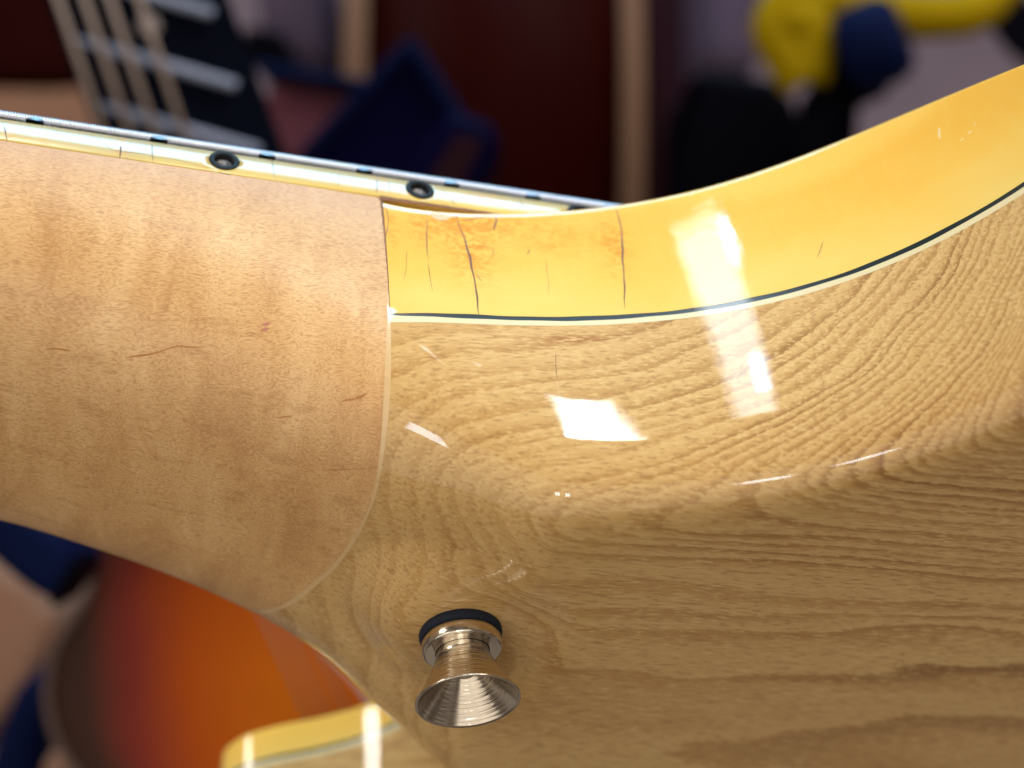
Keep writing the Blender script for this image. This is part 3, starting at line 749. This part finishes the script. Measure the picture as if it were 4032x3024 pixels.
side_part("top", 1395, 1440, 0.63, 0.15, B_['plum'])
# navy cases stacked in front of it
def thing_slab(name, label, cat, parts, anchor):
    e = empty(name, anchor); tag(e, label, cat)
    for (pn, poly, d, th, mat, bv) in parts:
        q = slab(pn, poly, d, th, B_[mat], None, bv); q.parent = e; q.matrix_parent_inverse = Matrix.Translation(-e.location)
    return e
thing_slab("padded_case", "navy padded case with its peaked corner rising before the mahogany guitar", "case",
           [("shell", [(885, 78), (1005, 262), (940, 420), (560, 560), (640, 330)], 0.50, 0.06, 'navy', .006), ("rim_strip", [(872, 84), (896, 78), (1022, 268), (1002, 278), (884, 108), (660, 345), (640, 332)], 0.494, 0.005, 'blue', .001)], at(800, 400, .5))
thing_slab("small_box", "small plum and navy box with rounded top before the mahogany guitar", "box",
           [("shell", [(960, 240), (1055, 255), (1085, 300), (1000, 470), (820, 470), (900, 330)], 0.46, 0.04, 'navy', .006), ("front_panel", [(985, 290), (1045, 300), (965, 470), (870, 470)], 0.4585, 0.002, 'plum', .0005)], at(960, 380, .46))
thing_slab("cushion", "mauve cushion with navy border beside the hanging neck", "cushion",
           [("pad", [(565, 152), (800, 190), (700, 340), (640, 470), (560, 330)], 0.56, 0.05, 'mauve', .01), ("border", [(540, 128), (820, 172), (815, 196), (560, 156)], 0.552, 0.055, 'blue', .004)], at(660, 260, .56))
thing_slab("pale_bag", "pale violet bag with black flap above the cushion", "bag",
           [("bag", [(540, -120), (700, -120), (722, 160), (650, 150), (560, 90)], 0.72, 0.08, 'violet', .012), ("flap", [(520, 50), (600, 62), (640, 118), (640, 165), (520, 140)], 0.70, 0.012, 'black', .004)], at(640, 60, .72))
thing_slab("black_case", "tall black case between the mahogany guitar and the yellow hook", "case",
           [("shell", [(1500, 140), (1560, 150), (1690, 165), (1735, 230), (1740, 330), (1650, 480), (1400, 560), (1440, 330)], 0.66, 0.12, 'black', .01)], at(1580, 380, .66))
thing_slab("violet_bag", "dim violet bag standing behind the tall black case", "bag", [("bag", [(1505, -150), (1660, -150), (1650, 170), (1520, 170)], 0.95, 0.1, 'violet', .02)], at(1580, 50, .95))
thing_slab("plum_curtain", "plum brown panel beside the pale vertical binding", "panel", [("panel", [(1380, -200), (1530, -200), (1520, 500), (1380, 560)], 1.15, 0.03, 'plum', .01)], at(1460, 160, 1.15))
# yellow padded hook on a black stand, at the upper right
yh = empty("guitar_stand", at(1770, 400, 0.6)); tag(yh, "black guitar stand with yellow padded yoke and dark blue knob", "guitar stand")
yo = Vector(yh.location)
def sp(px, py, d): return at(px, py, d) - yo
rod("yoke", spline([sp(1735, 178, .60), sp(1700, 120, .60), sp(1672, 55, .60), sp(1720, 0, .60), sp(1800, 8, .605), sp(1900, 28, .61), sp(2010, 36, .62), sp(2110, 20, .63), sp(2180, -60, .64)]), 0.0095, B_['yellow'], yh, 16)
rod("yoke_tip", spline([sp(1700, 60, .597), sp(1745, 40, .597), sp(1760, 110, .597), sp(1745, 175, .598)]), 0.0085, B_['yellow'], yh, 16)
V, F = lathe([(0.0001, -0.012), (0.014, -0.012), (0.0175, -0.008), (0.0175, 0.006), (0.014, 0.011), (0.0001, 0.012)], 30)
RK = Matrix.Rotation(math.radians(62), 3, 'Z') @ Matrix.Rotation(math.radians(72), 3, 'X')
link("knob", [RK @ Vector(v) + sp(1890, 95, .585) for v in V], F, B_['blue'], yh)
rod("post", [sp(1855, 110, .61), sp(1790, 230, .61), sp(1770, 520, .61), sp(1765, 900, .61)], 0.0125, B_['black'], yh, 16)
rod("arm", [sp(1770, 205, .615), sp(1890, 150, .615)], 0.012, B_['black'], yh, 14)
thing_slab("black_strap", "black strap crossing the mauve wall beside the yellow yoke", "strap", [("strap", [(2060, -60), (2160, -80), (2330, 110), (2330, 230), (2180, 105)], 0.7, 0.006, 'black', .002)], at(2200, 60, .7))
thing_slab("brown_bag", "reddish brown bag low behind the yellow stand", "bag", [("bag", [(1610, 300), (1700, 250), (1760, 300), (1760, 520), (1560, 520)], 0.80, 0.06, 'mauve', .012)], at(1680, 380, .8))
# sunburst guitar at the lower left
sg = empty("sunburst_guitar", at(420, 1700, 0.46)); tag(sg, "blurred sunburst guitar body fading from dark brown rim to orange, with pale binding", "guitar")
def burst():
    t = NT("sunburst_lacquer"); tc = t.n("ShaderNodeTexCoord"); x, y, z = t.xyz(tc.outputs["Object"])
    c0 = at(640, 1560, .46) - Vector(sg.location)
    dx = t.math('DIVIDE', t.math('SUBTRACT', x, c0.x), 0.066); dz = t.math('DIVIDE', t.math('SUBTRACT', z, c0.z), 0.105)
    dz = t.math('ADD', dz, t.math('MULTIPLY', dx, 0.35))
    r = t.math('SQRT', t.math('ADD', t.math('MULTIPLY', dx, dx), t.math('MULTIPLY', dz, dz)))
    r = t.math('ADD', r, t.math('MULTIPLY', t.math('SUBTRACT', t.noise(tc.outputs["Object"], 22, 2), .5), .25))
    c = t.ramp(r, [(0.0, (0.52, 0.125, 0.005)), (0.50, (0.36, 0.062, 0.005)), (0.78, (0.17, 0.024, 0.016)), (0.98, (0.050, 0.021, 0.014)), (1.0, (0.040, 0.018, 0.013))])
    return t.fin(Base_Color=c, Roughness=0.6, Specular_IOR_Level=0.05)
edge = [(150, 1100), (196, 1190), (204, 1262), (168, 1330), (125, 1400), (108, 1480), (116, 1560), (150, 1640), (210, 1720)]
sm = spline([Vector((x, y, 0)) for x, y in edge], 6); sm = [(p.x, p.y) for p in sm]
q = slab("body", sm + [(1000, 1760), (1000, 1050)], 0.46, 0.04, burst(), None); 
for v in q.data.vertices: v.co -= Vector(sg.location)
q.parent = sg
B_['pale'] = plain('shop_pale', (0.42, 0.36, 0.33), .5); B_['bsoft'] = plain("shop_dull_binding", (0.10, 0.065, 0.055), .5)
rod("binding", [at(x - 6, y, .458) - Vector(sg.location) for x, y in sm], 0.0013, B_['bsoft'], sg, 10)
V, F = [], []
q = slab("pickguard", [(640, 1350), (760, 1350), (1000, 1380), (1000, 1560), (830, 1560), (760, 1470)], 0.44, 0.003, B_['pale'], None, .0005)
for v in q.data.vertices: v.co -= Vector(sg.location)
q.parent = sg
for (x0, x1) in ((560, 660), (600, 700), (650, 745)):
    rod("string", [at(x0 - 60, 1180, .43) - Vector(sg.location), at(x1 + 30, 1600, .43) - Vector(sg.location)], 0.0006, B_['tan'], sg, 8)
thing_slab("navy_pad", "navy padded neck rest beside the sunburst guitar, under the maple neck", "pad", [("pad", [(-80, 1040), (20, 1085), (150, 1175), (168, 1245), (110, 1310), (40, 1265), (-80, 1160)], 0.40, 0.03, 'blue', .006), ("pad_end", [(158, 1200), (176, 1240), (118, 1318), (98, 1300)], 0.398, 0.02, 'black', .002)], at(60, 1200, .4))
thing_slab("tan_box", "mauve tan box left of the sunburst guitar", "box", [("front", [(-120, 1160), (60, 1260), (130, 1340), (60, 1500), (-120, 1700)], 0.56, 0.06, 'tan', .006)], at(-20, 1400, .56))
thing_slab("blue_bag", "deep blue bag at the foot of the sunburst guitar", "bag", [("bag", [(20, 1500), (95, 1420), (130, 1500), (90, 1600), (60, 1760), (-80, 1760)], 0.54, 0.04, 'blue', .01)], at(40, 1600, .54))
thing_slab("tan_ledge", "tan wooden ledge below the sunburst guitar's binding", "ledge", [("ledge", [(90, 1640), (150, 1600), (230, 1690), (230, 1800), (60, 1800)], 0.50, 0.06, 'tan', .006)], at(130, 1700, .5))
